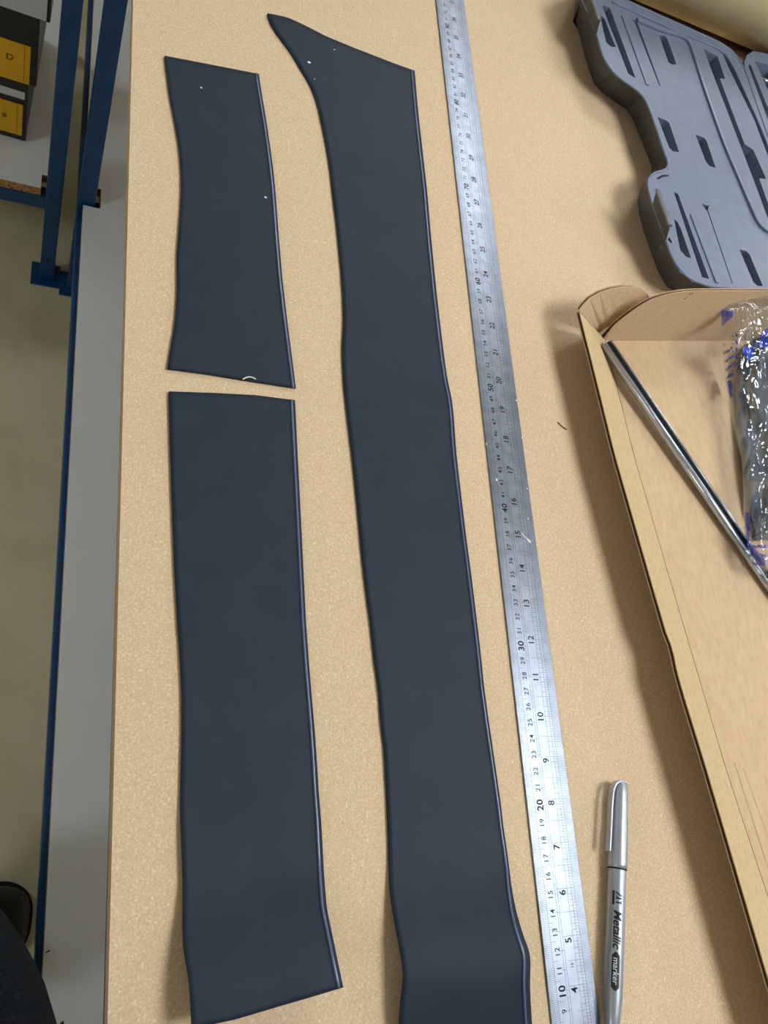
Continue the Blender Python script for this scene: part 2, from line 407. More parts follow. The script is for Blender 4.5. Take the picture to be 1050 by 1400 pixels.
R_ = [(354, 101), (357.3, 124), (364.8, 168), (372, 218), (376.6, 260), (381, 320), (386, 380), (393, 440), (399.5, 490), (404.5, 530)]
va = vinyl('short charcoal vinyl strip with wavy left side, upper left on the bench', [(225, 76), (290, 88.5), (354, 101)], [(229, 503.5), (285, 511), (340, 520), (404.5, 530)], L_, R_,
      lambda u, y: 0.0, 60, lambda y: 4.0, GV)
L_ = [(231, 535), (232.5, 600), (236, 700), (239, 780), (243, 850), (246.5, 900), (248.8, 950), (249, 1000), (247.5, 1060), (246.8, 1100), (249, 1151), (251, 1217), (250, 1260), (251, 1297), (258.6, 1337), (261, 1375), (262.5, 1406)]
R_ = [(403.4, 547), (406, 600), (410, 680), (414, 760), (418.5, 850), (423.5, 920), (430.5, 1000), (434, 1051), (435.7, 1080), (439.4, 1126), (443.4, 1200), (447, 1243), (455, 1280), (462, 1315), (469.5, 1350)]
def zb_(u, y):
    return (.0145+.0015*u)*sstep(1200-40*u, 1375-35*u, y) + .0016*(1-u)**3*sstep(1080, 1150, y)*(1-sstep(1230, 1290, y))
vb = vinyl('medium charcoal vinyl strip with lifted near end, lower left on the bench', [(231, 535), (290, 537), (348.6, 540), (403.4, 547)],
      [(262.5, 1406), (320, 1394.5), (380, 1376.6), (430, 1362), (469.5, 1350)], L_, R_, zb_, 110, lambda y: 5.0+1.5*sstep(900, 1300, y), GV)
L_ = [(366, 18), (366, 25), (379.6, 47), (397, 69), (411.8, 94), (424, 114), (432, 132), (439, 161), (446.4, 198), (451.4, 228), (455, 260), (461, 310), (467, 370), (470, 415), (470.5, 445), (468, 475),
      (471, 530), (478, 590), (484, 640), (490, 700), (494.5, 750), (500, 800), (507, 850), (512, 900), (518, 940), (522.5, 1000), (525.7, 1017), (528.6, 1071), (531.4, 1129), (533.7, 1217),
      (540, 1257), (546.6, 1291), (552.5, 1326), (552.3, 1343), (548.6, 1374), (546.5, 1400), (545, 1440), (545, 1500)]
R_ = [(567, 96.5), (571.4, 148.5), (576, 190), (580, 225), (584, 260), (589.5, 325), (597, 400), (604, 460), (609, 500), (613, 525), (618, 545), (620.5, 570), (624, 620), (631, 680), (637, 730), (645, 790), (651, 840), (657, 890),
      (662, 940), (669, 990), (677, 1045), (685, 1100), (688.5, 1132), (695, 1175), (699.2, 1211), (705.7, 1246), (716.4, 1282), (724, 1300), (725.8, 1310), (724.5, 1346), (726, 1378), (727.5, 1400), (730, 1440), (733, 1500)]
def zc_(u, y):
    pk = 1328-22*u
    up = sstep(1150-20*u, pk, y)**1.5
    return (.66+.34*u)*((.0155*up) if y < pk else (.0155-.010*sstep(pk, 1460, y)))
vc = vinyl('long charcoal vinyl strip with pointed far tip, beside the steel rule', [(366, 18), (393, 23.5), (414, 33), (446, 49.5), (488.5, 67), (543, 88), (567, 96.5)],
      [(545, 1500), (640, 1500), (733, 1500)], L_, R_, zc_, 170, lambda y: 4.5+4.5*sstep(1180, 1300, y), GV)
def fleck(px, py, r, root, m=M_white):
    bm = bmesh.new(); c = at(px, py, ZB+TH+.0003)
    prism(bm, [c+Vector((r*math.cos(a)*1.3, r*math.sin(a), 0)) for a in (0, 1, 2.1, 3.2, 4.2, 5.3)], c.z, c.z+.0003); kid(obj('white_fleck', bm, m), root)
fleck(422.5, 85.5, .0011, vc); fleck(457, 68, .0006, vc); fleck(275, 120, .0007, va); fleck(363, 270, .0008, va); fleck(430, 108, .0005, vc)
bm = bmesh.new(); tube(bm, [at(332+18*t, 518.5-3.2*math.sin(math.pi*t), ZB+TH+.001) for t in [k/10 for k in range(11)]], .0004, 6); kid(obj('loose_thread', bm, M_white), va)
bm = bmesh.new(); tube(bm, [at(762.5+12*t, 577+10*t+2*math.sin(math.pi*t)*(.5), ZB+.0006) for t in [k/8 for k in range(9)]], .0004, 6)
tag(obj('fibre', bm, M_thread), 'tiny brown curved fibre on the board right of the steel rule', 'fibre')

# ---------------------------------------------------------------- steel rule
RX, RW, RY, RT = .2962, .0335, -.1969, .0012
rule = thing('steel_rule', 'one metre brushed steel rule with black graduations lying lengthwise on the board', 'ruler', (RX+RW/2, RY+.5, ZB))
Z1 = ZB+.0002+RT
bm = bmesh.new(); box(bm, (RX, RY-.008, ZB+.0002), (RX+RW, RY+1.01, Z1)); bevel(bm, .0003, 1)
kid(obj('blade', bm, M_steel), rule)
bm = bmesh.new()
def mark(x0, x1, y, w): 
    v = [bm.verts.new((RX+RW*a, RY+b, Z1+.00003)) for a, b in ((x0, y-w/2), (x1, y-w/2), (x1, y+w/2), (x0, y+w/2))]; bm.faces.new(v)
def vline(x, y0, y1, w=.00016):
    v = [bm.verts.new((RX+RW*x+a, RY+y, Z1+.00003)) for a, y in ((-w/2, y0), (w/2, y0), (w/2, y1), (-w/2, y1))]; bm.faces.new(v)
W0 = .00013
for k in range(0, 2001):
    y = k*.0005
    if k % 20 == 0: mark(0, .17, y, W0); mark(.33, .43, y, W0)
    elif k % 10 == 0: mark(0, .27, y, W0)
    elif k % 2 == 0: mark(0, .17, y, W0)
    else: mark(0, .085, y, W0*.8)
for x in (.17, .385, .435, .655, .745, .815): vline(x, 0, 1.0)
for k in range(0, 39*32+1):
    y = k*.0254/32
    if k < 128:
        if k % 32 == 0: mark(.435, .93, y, W0*1.1)
        elif k % 16 == 0: mark(.56, .93, y, W0)
        elif k % 4 == 0: mark(.655, .93, y, W0)
        elif k % 2 == 0: mark(.745, .88, y, W0)
        else: mark(.815, .93, y, W0*.8)
        continue
    if k % 32 == 0: mark(.435, 1, y, W0*1.2)
    elif k % 16 == 0: mark(.50, 1, y, W0*1.1)
    elif k % 4 == 0: mark(.655, 1, y, W0)
    elif k % 2 == 0: mark(.745, 1, y, W0)
    else: mark(.815, 1, y, W0)
vline(.93, 0, .1016)
g = catalog_flat('graduation_marks', bm, M_etch); kid(g, rule); g['kind'] = 'stuff'
def rtext(s, xf, y, size, **k):
    bm = bmesh.new()
    put_text(bm, lambda a, b: Vector((RX+RW*xf-b, RY+y+a, Z1+.00005)), s, size, **k)
    kid(catalog_flat('numeral', bm, M_etch), rule)
for c in range(1, 100):
    if c % 10 == 0: rtext(str(c), .285, c*.01, .0066, bold=.00016, spacing=1.06)
    elif c > 5: rtext(str(c), .28, c*.01, .0048, bold=.00004, spacing=1.12)
for i in range(3, 39):
    rtext(str(i), .545, i*.0254-(.0022 if i < 10 else 0), .0064, bold=.00010, spacing=1.05)
rtext('16', .56, 4*.0254+.0105, .0028, bold=.00002); rtext('32', .56, 4*.0254-.0215, .0028, bold=.00002)
bm = bmesh.new()
tube(bm, [at(712+14*t, 728+13*t+2*t*t, Z1+.0002) for t in [k/8 for k in range(9)]], [.0002, .0002, .00025, .0003, .00035, .0005, .0009, .0010, .0002], 6, sz=.4); kid(obj('paint_mark', bm, M_white), rule)
for px, py, r in ((722, 709, .0005), (706, 547.5, .0007), (708.5, 552, .0005), (720.5, 668, .0005), (713.5, 598, .0005), (665, 607, .0006), (748, 902, .0006), (679, 656, .0008), (733, 737, .0006), (734.5, 745, .0005)):
    bm = bmesh.new(); c = at(px, py, Z1); prism(bm, [c+Vector((r*math.cos(a)*.7, r*math.sin(a)*1.4, 0)) for a in (0, 1.1, 2.2, 3.3, 4.4, 5.5)], Z1, Z1+.0002)
    kid(obj('nick_mark', bm, M_white), rule)

# ---------------------------------------------------------------- silver marker pen
ptop, ptail = at(847.5, 1068, ZB+.0064), at(836.5, 1400, ZB+.0064)
dx = (ptail-ptop); dx.z = 0; dx.normalize(); dy = Vector((-dx.y, dx.x, 0))
PM = Matrix(((dx.x, dy.x, 0, ptop.x), (dx.y, dy.y, 0, ptop.y), (0, 0, 1, ZB+.0064), (0, 0, 0, 1)))
pen = thing('marker_pen', 'silver metallic marker pen with clipped cap lying right of the steel rule', 'pen'); pen.matrix_world = PM
def lathe(bm, prof, seg=64, sy=1.0, flat=None):
    rings = []
    for x, r in prof:
        rings.append([bm.verts.new((x, r*math.cos(2*math.pi*k/seg), r*math.sin(2*math.pi*k/seg))) for k in range(seg)])
    for a, b in zip(rings, rings[1:]):
        for k in range(seg): bm.faces.new((a[k], a[(k+1) % seg], b[(k+1) % seg], b[k]))
    bm.faces.new(rings[0][::-1]); bm.faces.new(rings[-1])
bm = bmesh.new(); lathe(bm, [(.050, .0046), (.0505, .0056), (.055, .0056), (.075, .0057), (.11, .0057), (.122, .0055), (.130, .0049), (.138, .0042), (.1395, .0036), (.140, .002)])
obj('barrel', bm, M_pen, pen, True)
bm = bmesh.new(); lathe(bm, [(.0005, .0035), (.001, .0046), (.0022, .0050), (.01, .0053), (.03, .0058), (.050, .0062), (.0524, .0062), (.0528, .0058)])
obj('cap', bm, M_pen, pen, True)
bm = bmesh.new(); lathe(bm, [(.0525, .0058), (.0528, .0059), (.0534, .0059), (.0537, .0056)]); obj('cap_gap', bm, M_black2, pen, True)
bm = bmesh.new()
cl = [(.0005, .0035), (.0, .0005), (.0012, -.0035), (.0035, -.0066), (.008, -.0082), (.016, -.0088), (.03, -.0090), (.040, -.0092), (.0445, -.0093)]
cl = [Vector((x, y, .0022)) for x, y in cl]
G = []
for i, p in enumerate(resample(cl, 30, 1)):
    t = (resample(cl, 30, 1)[min(i+1, 29)]-resample(cl, 30, 1)[max(i-1, 0)]).normalized(); nrm = Vector((-t.y, t.x, 0))
    h = .0022 if i > 4 else .0012+.00025*i
    G.append([p+nrm*.0006+Vector((0, 0, h)), p-nrm*.0006+Vector((0, 0, h))])
slab(bm, G, .0044, (0, 0, 1)); bevel(bm, .0002, 1); obj('clip', bm, M_clip if False else M_pen, pen)
def cyl(a, b, off, r):   # wrap flat print on the barrel: a along, b across (towards +y)
    th = b/r+off
    return Vector((a, (r+.00008)*math.sin(th), (r+.00008)*math.cos(th)))
def ppatch(bm, x0, x1, b0, b1, r=.0057, rnd=0):
    n, m = 12, 6
    V = []
    for i in range(n+1):
        x = x0+(x1-x0)*i/n; k = 1
        if rnd:
            e = min(i, n-i)/n*(x1-x0); k = math.sqrt(max(0, 1-(1-min(e/rnd, 1))**2)) if e < rnd else 1
            k = max(k, .25)
        V.append([bm.verts.new(cyl(x, (b0+b1)/2+(b1-b0)/2*k*(-1+2*j/m), -.5, r)) for j in range(m+1)])
    for i in range(n):
        for j in range(m): bm.faces.new((V[i][j], V[i+1][j], V[i+1][j+1], V[i][j+1]))
bm = bmesh.new(); put_text_wrapped(bm, lambda a, b: cyl(.0870+a, b+.0002, -.5, .0057), 'Metallic', .0066, bold=.00018, shear=.25, spacing=1.0)
catalog_flat('lettering', bm, M_ink, pen)
bm = bmesh.new(); ppatch(bm, .0988, .1186, -.0024, .0024, rnd=.0022); catalog_flat('black_print_patch', bm, M_ink, pen)
bm = bmesh.new(); put_text_wrapped(bm, lambda a, b: cyl(.1087+a, b+.0001, -.5, .00575), 'marker', .0047, bold=.00004, shear=.15); catalog_flat('lettering', bm, M_paper, pen)
bm = bmesh.new(); ppatch(bm, .0755, .0985, -.0033, -.0031); catalog_flat('print_line', bm, M_ink, pen)
bm = bmesh.new(); ppatch(bm, .0660, .0738, -.0034, -.0020)
def poly(bm, pts):
    t = bmesh.new(); t.faces.new([t.verts.new((a, b, 0)) for a, b in pts]); y = min(b for a, b in pts)+.0005
    while y < max(b for a, b in pts):
        bmesh.ops.bisect_plane(t, geom=list(t.verts)+list(t.edges)+list(t.faces), plane_co=(0, y, 0), plane_no=(0, 1, 0)); y += .0005
    mp = {q: bm.verts.new(cyl(q.co.x, q.co.y, -.5, .0057)) for q in t.verts}
    for f in t.faces: bm.faces.new([mp[q] for q in f.verts])
    t.free()
poly(bm, [(.0662, -.0012), (.0672, -.0012), (.0692, .0024), (.0680, .0024)])
poly(bm, [(.0696, -.0012), (.0704, -.0012), (.0704, .0024), (.0694, .0024)])
poly(bm, [(.0683, -.0009), (.0694, .0003), (.0694, -.0009)])
poly(bm, [(.0712, .0024), (.0734, .0024), (.0734, .0017), (.0712, .0017)])
poly(bm, [(.0719, -.0012), (.0727, -.0012), (.0727, .0017), (.0719, .0017)])
catalog_flat('printed_emblem', bm, M_ink, pen)

# ---------------------------------------------------------------- grey tool case, opened flat
HC = .032; ZT = ZB+HC
TB = [((793, -12), (788, -5)), ((799, 3), (786, 10)), ((805, 16), (787, 30)), ((812, 38), (793, 52)), ((817, 53), (799, 75)), ((823, 77), (806, 98)), ((837, 99), (813, 115)), ((855, 112), (824, 127)),
      ((871, 123), (842, 140)), ((879, 131), (857, 150)), ((887, 149), (865, 163)), ((898, 180), (874, 185)), ((907, 207), (884, 210)), ((914, 223), (891, 228)), ((914, 231), (890, 238)),
      ((903, 235.5), (886, 244)), ((893, 237), (880, 251)), ((885, 245), (875, 262)), ((885, 257), (872, 275)), ((893, 284), (873, 290)), ((909, 324), (880, 316)), ((917, 351), (889, 342)),
      ((930, 372), (899, 370)), ((946, 385), (910, 390)), ((970, 393), None), ((1002, 396), None), ((1060, 399), None), ((1112, 402), None), ((1122, 394), None), ((1120, 382), None),
      ((1085, 283), None), ((1050, 184), None), ((1018, 93), None), ((1010, 80), None), ((1002, 69.5), None), ((983, 57), None), ((930, 33), None), ((877, 9.5), None), ((836, -9), None), ((815, -18), None), ((801, -19), None)]
def shell(TBl, name, root, cuts, depth=.0295):
    Tp = [at(*t, ZT) for t, _ in TBl]; cen = sum(Tp, Vector())/len(Tp)
    Bp = []
    for (t, b), T in zip(TBl, Tp):
        if b: Bp.append(at(*b, ZB+.0003))
        else:
            d = cen-T; d.z = 0; Bp.append(Vector((T.x, T.y, ZB+.0003))+d.normalized()*.012)
    bm = bmesh.new()
    def ring(f, z): return [bm.verts.new((b.x+(t.x-b.x)*f, b.y+(t.y-b.y)*f, z)) for t, b in zip(Tp, Bp)]
    rings = [ring(0, ZB+.0003), ring(.30, ZB+.3*HC), ring(.62, ZB+.6*HC), ring(.9, ZB+.86*HC), ring(1, ZT-.001), ring(1.0, ZT)]
    n = len(Tp)
    for a, b in zip(rings, rings[1:]):
        for k in range(n): bm.faces.new((a[k], a[(k+1) % n], b[(k+1) % n], b[k]))
    bm.faces.new(rings[0][::-1]); bm.faces.new(rings[-1])
    o = obj(name, bm, [M_caseg, M_caseside])
    for c in cuts:
        cm = bmesh.new(); pts, dp = c if isinstance(c, tuple) else (c, depth)
        prism(cm, [at(*p, ZT) for p in pts], ZT-dp, ZT+.02)
        co = obj('cutter', cm, M_caseg)
        md = o.modifiers.new('b', 'BOOLEAN'); md.operation = 'DIFFERENCE'; md.solver = 'EXACT'; md.object = co
        bpy.context.view_layer.update()
        me = bpy.data.meshes.new_from_object(o.evaluated_get(bpy.context.evaluated_depsgraph_get()))
        o.modifiers.clear()
        if len(me.polygons) > 20: o.data = me
        else: print('BOOL FAIL', c)
        bpy.data.objects.remove(co)
    ins = [Vector((p.x, p.y)) for p in Tp]
    for p in me.polygons:
        c = p.center; near = min((Vector((c.x, c.y))-q).length for q in ins)
        side = abs(p.normal.z) < .8 and any(((Vector((c.x, c.y))-(a+b)/2).length < .035 and outside(c, Tp, Bp)) for a, b in [(ins[k], ins[(k+1) % n]) for k in range(n)])
        p.material_index = 1 if side else 0
    kid(o, root); return o, Tp
def outside(c, Tp, Bp):
    """is c on the shell's outer skin: within a hair of the lofted side"""
    f = (c.z-ZB)/HC
    n = len(Tp)
    for k in range(n):
        a = Bp[k].lerp(Tp[k], f); b = Bp[(k+1) % n].lerp(Tp[(k+1) % n], f)
        a, b, p = Vector((a.x, a.y)), Vector((b.x, b.y)), Vector((c.x, c.y))
        ab = b-a; t = max(0, min(1, (p-a).dot(ab)/max(ab.length_squared, 1e-12)))
        if (a+ab*t-p).length < .003: return True
    return False
case = thing('tool_case', 'open grey moulded plastic tool case with slotted compartments, top right of the board', 'tool case', (.62, .65, ZB))
cuts = [([(821, 20), (827, 27), (834, 45), (842, 64), (836, 64), (829, 58), (824, 38)], .011),
        ([(823, 7), (834, 11), (869, 107), (859, 101)], .013),
        [(901, 48), (908, 48.5), (912, 52), (925, 88), (919, 88.5), (914, 85)],
        ([(899, 160), (910, 164), (915, 168), (928.5, 208), (920, 207), (915, 202)], .013),
        [(951, 184), (962, 188), (966, 192), (978.5, 229.5), (970, 227), (965, 221)],
        [(1011, 341), (1020, 343), (1025, 348), (1043, 391), (1036, 391), (1030, 386)],
        ([(921, 262), (927, 265), (969.5, 381.5), (960, 379)], .013),
        ([(921.5, 299), (926, 303), (931, 313), (945, 353), (938, 351), (930, 342)], .013),
        [(962, 67), (981, 77), (991.5, 108), (984, 107), (1018, 197), (1030, 205), (1047.5, 244.5), (1038, 244), (1061, 310), (1054, 310), (1030, 245), (1012, 198), (977, 107)],
        ([(986, 69), (994, 74), (1004, 96), (1036, 163), (1068, 250), (1064, 251), (1031, 163), (996, 92)], .014),
        ([(959, 278), (966, 281), (970, 281.5), (966, 288)], .008), ([(898, 243), (905, 239), (915, 239), (914, 241), (906, 242), (899, 246)], .006),
        ([(915, 324), (919, 331), (918, 333), (913, 328)], .013),
        ([(863, 26), (871, 30), (903, 117), (901.5, 117.5), (868, 31)], .003), ([(965.5, 284), (967, 284), (1002, 388), (1001, 388.5)], .004)]
_, Tp = shell(TB, 'base_shell', case, cuts)
def rib(pts, wpx, h, m=M_caseg, name='rib', z0=0):
    P = resample([Vector((x, y, 0)) for x, y in pts], max(2, len(pts)*6), 2); W = [at(p.x, p.y, ZT+h) for p in P]; G = []
    for i, p in enumerate(W):
        t = (W[min(i+1, len(W)-1)]-W[max(i-1, 0)]).normalized(); nrm = Vector((-t.y, t.x, 0)); G.append([p+nrm*wpx/2, p+nrm*wpx/4+Vector((0, 0, .0004)), p-nrm*wpx/4+Vector((0, 0, .0004)), p-nrm*wpx/2])
    bm = bmesh.new(); slab(bm, G, h+.0005, (0, 0, 1)); kid(obj(name, bm, m), case)
rib([t for t, _ in TB[:3]], .0015, .0015, name='rim_lip')
rim = [Vector((p.x, p.y, p.z)) for p in Tp]; cen = sum(rim, Vector())/len(rim)
bm = bmesh.new(); rr = [p+(cen-p).normalized()*.0012 for p in rim]; rr.append(rr[0]); tube(bm, resample(rr, 240, 2), .0012, 8); kid(obj('rim_bead', bm, M_caseg, smooth=True), case)
rib([(838, 2), (877, 20), (930, 44), (975, 62), (990, 70), (1003, 90), (1040, 172), (1075, 262)], .0022, .0015)
rib([(872, 26), (905, 40), (941, 50), (947, 62), (966, 122), (993, 198), (1039, 305), (1045, 312), (1060, 318)], .0055, .0025)
rib([(823, 2), (866, 96)], .0018, .0012) if False else None
rib([(955, 64), (990, 160), (1010, 208), (1040, 285)], .0022, .0012) if False else None
rib([(946, 293), (981, 386)], .004, .0010); rib([(852, 22), (886, 116)], .004, .0010)
# hinge and second half
TB2 = [((1019, 97), None), ((1017.5, 85), None), ((1021, 75), None), ((1030, 70), None), ((1042, 72), None), ((1150, 98), None), ((1175, 115), None), ((1290, 400), None), ((1285, 420), None), ((1150, 425), None), ((1132, 405), None)]
lid_cuts = [([(1032, 84), (1040, 86), (1060, 92), (1080, 150), (1062, 150), (1043, 108)], .018), [(1080, 95), (1130, 108), (1200, 300), (1150, 300)],
            ([(1023, 90), (1026, 88), (1062, 178), (1100, 290), (1096, 290)], .006)]
shell(TB2, 'lid_shell', case, lid_cuts)
bm = bmesh.new(); tube(bm, [at(1021+k*5.6, 100+k*16, ZB+.018) for k in range(18)], .0022, 8); kid(obj('hinge', bm, M_caseg), case)
# latches: bent tabs standing on the left rim
def latch(pts_lo, pts_hi, mm=M_clip):
    bm = bmesh.new(); G = [[at(*a, ZT+.0008), at(*b, ZT+.015)] for a, b in zip(pts_lo, pts_hi)]
    slab(bm, G, .0016, (-.9, .3, 0)); l = obj('latch', bm, M_caseside); kid(l, case)
    bm = bmesh.new(); tops = [at(*b, ZT+.0155) for b in pts_hi]; off = Vector((.0035, -.0008, 0))
    slab(bm, [[p-off*.2, p+off*.5+Vector((0, 0, .001)), p+off] for p in tops], .0016, (0, 0, 1)); kid(obj('latch_edge', bm, M_clip), case)
latch([(892, 279), (899, 298), (904, 312), (909, 327)], [(898, 258), (906, 280), (912, 296), (915, 307)])
latch([(797, -2), (803, 15), (809, 30), (814, 46)], [(802, -22), (808, -6), (815, 12), (819, 26)])
bm = bmesh.new(); tube(bm, [at(1041, 107, ZT-.006), at(1049, 112, ZT-.006), at(1060, 112, ZT-.006)], .0024, 12)
tag(obj('drill_bit', bm, M_chrome, smooth=True), 'thick bright steel bit in the second half of the grey case, right edge', 'drill bit')
bm = bmesh.new(); tube(bm, [at(1047, 122, ZT-.006), at(1060, 126, ZT-.006)], .0018, 12)
tag(obj('drill_bit', bm, M_chrome, smooth=True), 'thin bright steel bit just below the thick one, right edge of the grey case', 'drill bit')

# ---------------------------------------------------------------- made-up tan roll behind the case, its curve gives a dark-to-light gradient
ra = Vector((.53, .916, ZB+.0905)); rb = ra+Vector((.95*math.cos(.10), .95*math.sin(.10), 0))
ax = (rb-ra).normalized(); off = Vector((-ax.y, ax.x, 0))
sh_ = off*0.0
roll = thing('standin_roll', 'large made-up tan roll standing in for the tan surface behind the grey tool case at the top right', 'paper roll', ((ra+rb)/2+sh_-Vector((0, 0, .0905))))
bm = bmesh.new(); P = [ra+sh_, ra+sh_+ax*.001, rb+sh_-ax*.001, rb+sh_]
tube(bm, [ra.lerp(rb, k/12)+sh_ for k in range(13)], .09, 72); kid(obj('rolled_sheet', bm, M_kraft, smooth=True), roll)
bm = bmesh.new(); tube(bm, [ra-ax*.001+sh_, ra-ax*.0004+sh_], .03, 32); kid(obj('core_hole', bm, M_black2), roll)
bm = bmesh.new(); a_ = Matrix(); pl = []
for k in range(13):
    q = ra.lerp(rb, k/12); pl.append([q-off*.0905*math.cos(t)+Vector((0, 0, .0905*math.sin(t))) for t in (.9, .93)])
slab(bm, pl, .0004); kid(obj('sheet_edge', bm, M_kraft), roll)

# ---------------------------------------------------------------- cardboard tray
cbox = thing('cardboard_box', 'open shallow brown cardboard box with splayed left flap at the right edge', 'box', (.55, .15, ZB))
ZF = ZB+.0032
fold = [(820, 440), (828, 466), (865.7, 620), (912, 780), (959.4, 940), (988.7, 1040), (1050, 1227), (1075, 1300)]
rimp = [(792, 425), (816, 520), (840.6, 620), (885, 775), (913.5, 873), (921, 898), (932, 940), (963, 1040), (1006, 1186), (1050, 1336), (1075, 1420)]
ZR = ZB+.029
f0, f1 = at(828, 466, ZF), at(1075, 1300, ZF); fd = (f1-f0).normalized(); g1 = at(990, 466, ZF); gd = (g1-f0).normalized(); gd2 = gd
WB = .30
def liner_wall(lo, hi, name, th=.003, m=M_cardwall, core=.0012, out=Vector((-.3, 0, -1))):
    """corrugated panel: two liners and a recessed dark core; lo/hi are matching rows of world points on the inner face"""
    bm = bmesh.new(); out = out.normalized()
    def layer(o0, t, cut, mi):
        s0 = len(bm.faces); G = [[a+out*o0, (b+(a-b).normalized()*cut)+out*o0] for a, b in zip(lo, hi)]
        slab(bm, G, t, -out)
        bm.faces.ensure_lookup_table()
        for f in bm.faces[s0:]: f.material_index = mi
    layer(0, .0006, 0, 0); layer(.0006, th-.0012, core, 1); layer(th-.0006, .0006, 0, 0)
    o = obj(name, bm, [m, M_cardcore]); kid(o, cbox); return o
n = 60
lo = [at(p.x, p.y, ZF) for p in resample([Vector((x, y, 0)) for x, y in fold[1:]], n, 1)]
hi = [at(p.x, p.y, ZR) for p in resample([Vector((x, y, 0)) for x, y in rimp], n, 1)]
lo = lo+[lo[-1]+fd*.14]; hi = hi+[hi[-1]+fd*.14]
wn = ((hi[5]-lo[5]).cross(fd)); wn = wn if wn.z < 0 else -wn; wn.normalize()
# thumb cut in the rim
for i, h in enumerate(hi[:-1]):
    q = (h-at(921, 888, ZR)).length
    if q < .0105: hi[i] = h+(lo[i]-h).normalized()*(.0036*math.sqrt(max(0, 1-(q/.0105)**2)))
liner_wall(lo, hi, 'left_wall', out=wn)
LEFT = lo
bm = bmesh.new(); tube(bm, [p+Vector((0, 0, .00005)) for p in lo[::3]], .00035, 5); kid(obj('fold_crease', bm, M_cardcrease), cbox)
# back wall: vertical with rounded shoulder at its left end
def up_wall(base, heights, name, out, m=M_card):
    hi = [b+Vector((0, 0, h)) for b, h in zip(base, heights)]
    return liner_wall(base, hi, name, out=out, m=m)
backn = Vector((-gd.y, gd.x, 0)); 
BT = math.radians(10); bup = (Vector((0, 0, 1))*math.cos(BT)+backn*math.sin(BT)); bnorm = gd.cross(bup).normalized()
def on_back(px, py):
    d = Matrix(R) @ Vector(((px-525)/F, -(py-700)/F, -1.0)); o = Vector((0, 0, CZ))
    return o+d*((f0-o).dot(bnorm)/d.dot(bnorm))
hi = [on_back(p.x, p.y) for p in resample([Vector((x, y, 0)) for x, y in ((829, 462), (838, 446), (850, 436), (862, 427), (875, 418), (888, 410.5), (900, 406), (915, 402), (930, 399.5), (950, 398), (1000, 397.5), (1060, 397.5), (1150, 398))], 80, 1)]
lo = [h-bup*((h.z-ZF)/bup.z) for h in hi]
HB = (hi[-1].z-ZF); WB = max(WB, (lo[-1]-f0).dot(gd))
liner_wall(lo, hi, 'back_wall', out=-bnorm if bnorm.y < 0 else bnorm, m=M_card)
r0 = f0+gd*WB
bm = bmesh.new(); prism(bm, [f0]+[r0]+[r0+fd*.62]+[f0+fd*.62]+[p for p in LEFT[::-1] if (p-f0).dot(fd) < .62][:-1], ZB+.0002, ZF); kid(obj('box_bottom', bm, [M_card]), cbox)
up_wall([r0+fd*(.62*k/10) for k in range(11)], [HB]*11, 'right_wall', gd)
up_wall([f0+fd*.62+gd*(WB*k/10) for k in range(11)], [HB]*11, 'front_wall', -backn)
# corner flap hinged to the end of the left wall, curved top edge
c0, c1 = at(818, 455, ZF+.001), at(792, 424, ZR+.001)
flap_top = [(792, 424), (797, 417), (806, 408), (820, 400), (835, 395), (850, 392.5), (865, 393), (877, 396), (885, 401), (888, 407)]
flap_bot = [(818, 455), (821, 454), (828, 449), (836, 444), (846, 437), (856, 429), (866, 421), (876, 415), (884, 410), (888, 408)]
zt = [ZR, ZB+.032, ZB+.036, ZB+.040, ZB+.043, ZB+.045, ZB+.045, ZB+.044, ZB+.042, ZB+.040]
zbm = [ZF+.0005, ZF+.001, ZF+.006, ZF+.011, ZF+.016, ZF+.021, ZF+.026, ZF+.030, ZF+.033, ZF+.035]
liner_wall([at(*p, z) for p, z in zip(flap_bot, zbm)], [at(*p, z) for p, z in zip(flap_top, zt)], 'corner_flap', m=M_card, out=Vector((-.5, .8, -.2)))
bm = bmesh.new()
for (x, y, s) in ((936, 408, 1.1), (939, 406, .8), (943, 402, 1.3), (946, 400.5, 1.2)):
    c = on_back(x, y)-backn*.0004
    v = [bm.verts.new(c+gd*(a*.0008*s)+Vector((0, 0, b*.0007*s))) for a, b in ((-1, -1), (1, -.6), (.6, 1), (-.8, .8))]; bm.faces.new(v)
kid(catalog_flat('printed_dots', bm, M_etch), cbox)
bm = bmesh.new()
for a, b, w in (((1004, 1042), (1056, 1205), .0004), ((1016, 1050), (1056, 1160), .00025)):
    tube(bm, [at(*a, ZF+.0001), at(*b, ZF+.0001)], w, 6, sz=.5)
kid(obj('crease_line', bm, M_cardwall), cbox)

# metal channel strip lying across the box floor
s0, s1 = at(827, 470, ZF+.0095), at(1056, 806, ZF+.0045); sd = (s1-s0).normalized(); s1 = s0+sd*(.345)
sn = Vector((-sd.y, sd.x, 0)).normalized()
strip = thing('metal_strip', 'long polished metal channel strip with black insert lying across the cardboard box', 'metal strip', ((s0.x+s1.x)/2, (s0.y+s1.y)/2, ZF))
bm = bmesh.new(); tube(bm, [s0-sn*.0022, s1-sn*.0022], .0033, 18); kid(obj('round_rail', bm, M_satin, smooth=True), strip)
bm = bmesh.new(); tube(bm, [s0+sn*.0064, s1+sn*.0064], .0009, 12, sz=3.4); kid(obj('thin_rail', bm, M_satin, smooth=True), strip)
bm = bmesh.new(); G = [[s0+sn*a_+Vector((0, 0, .0012)), s1+sn*a_+Vector((0, 0, .0012))] for a_ in (.0006, .0056)]
slab(bm, G, .002, (0, 0, 1)); kid(obj('black_insert', bm, M_groove), strip)

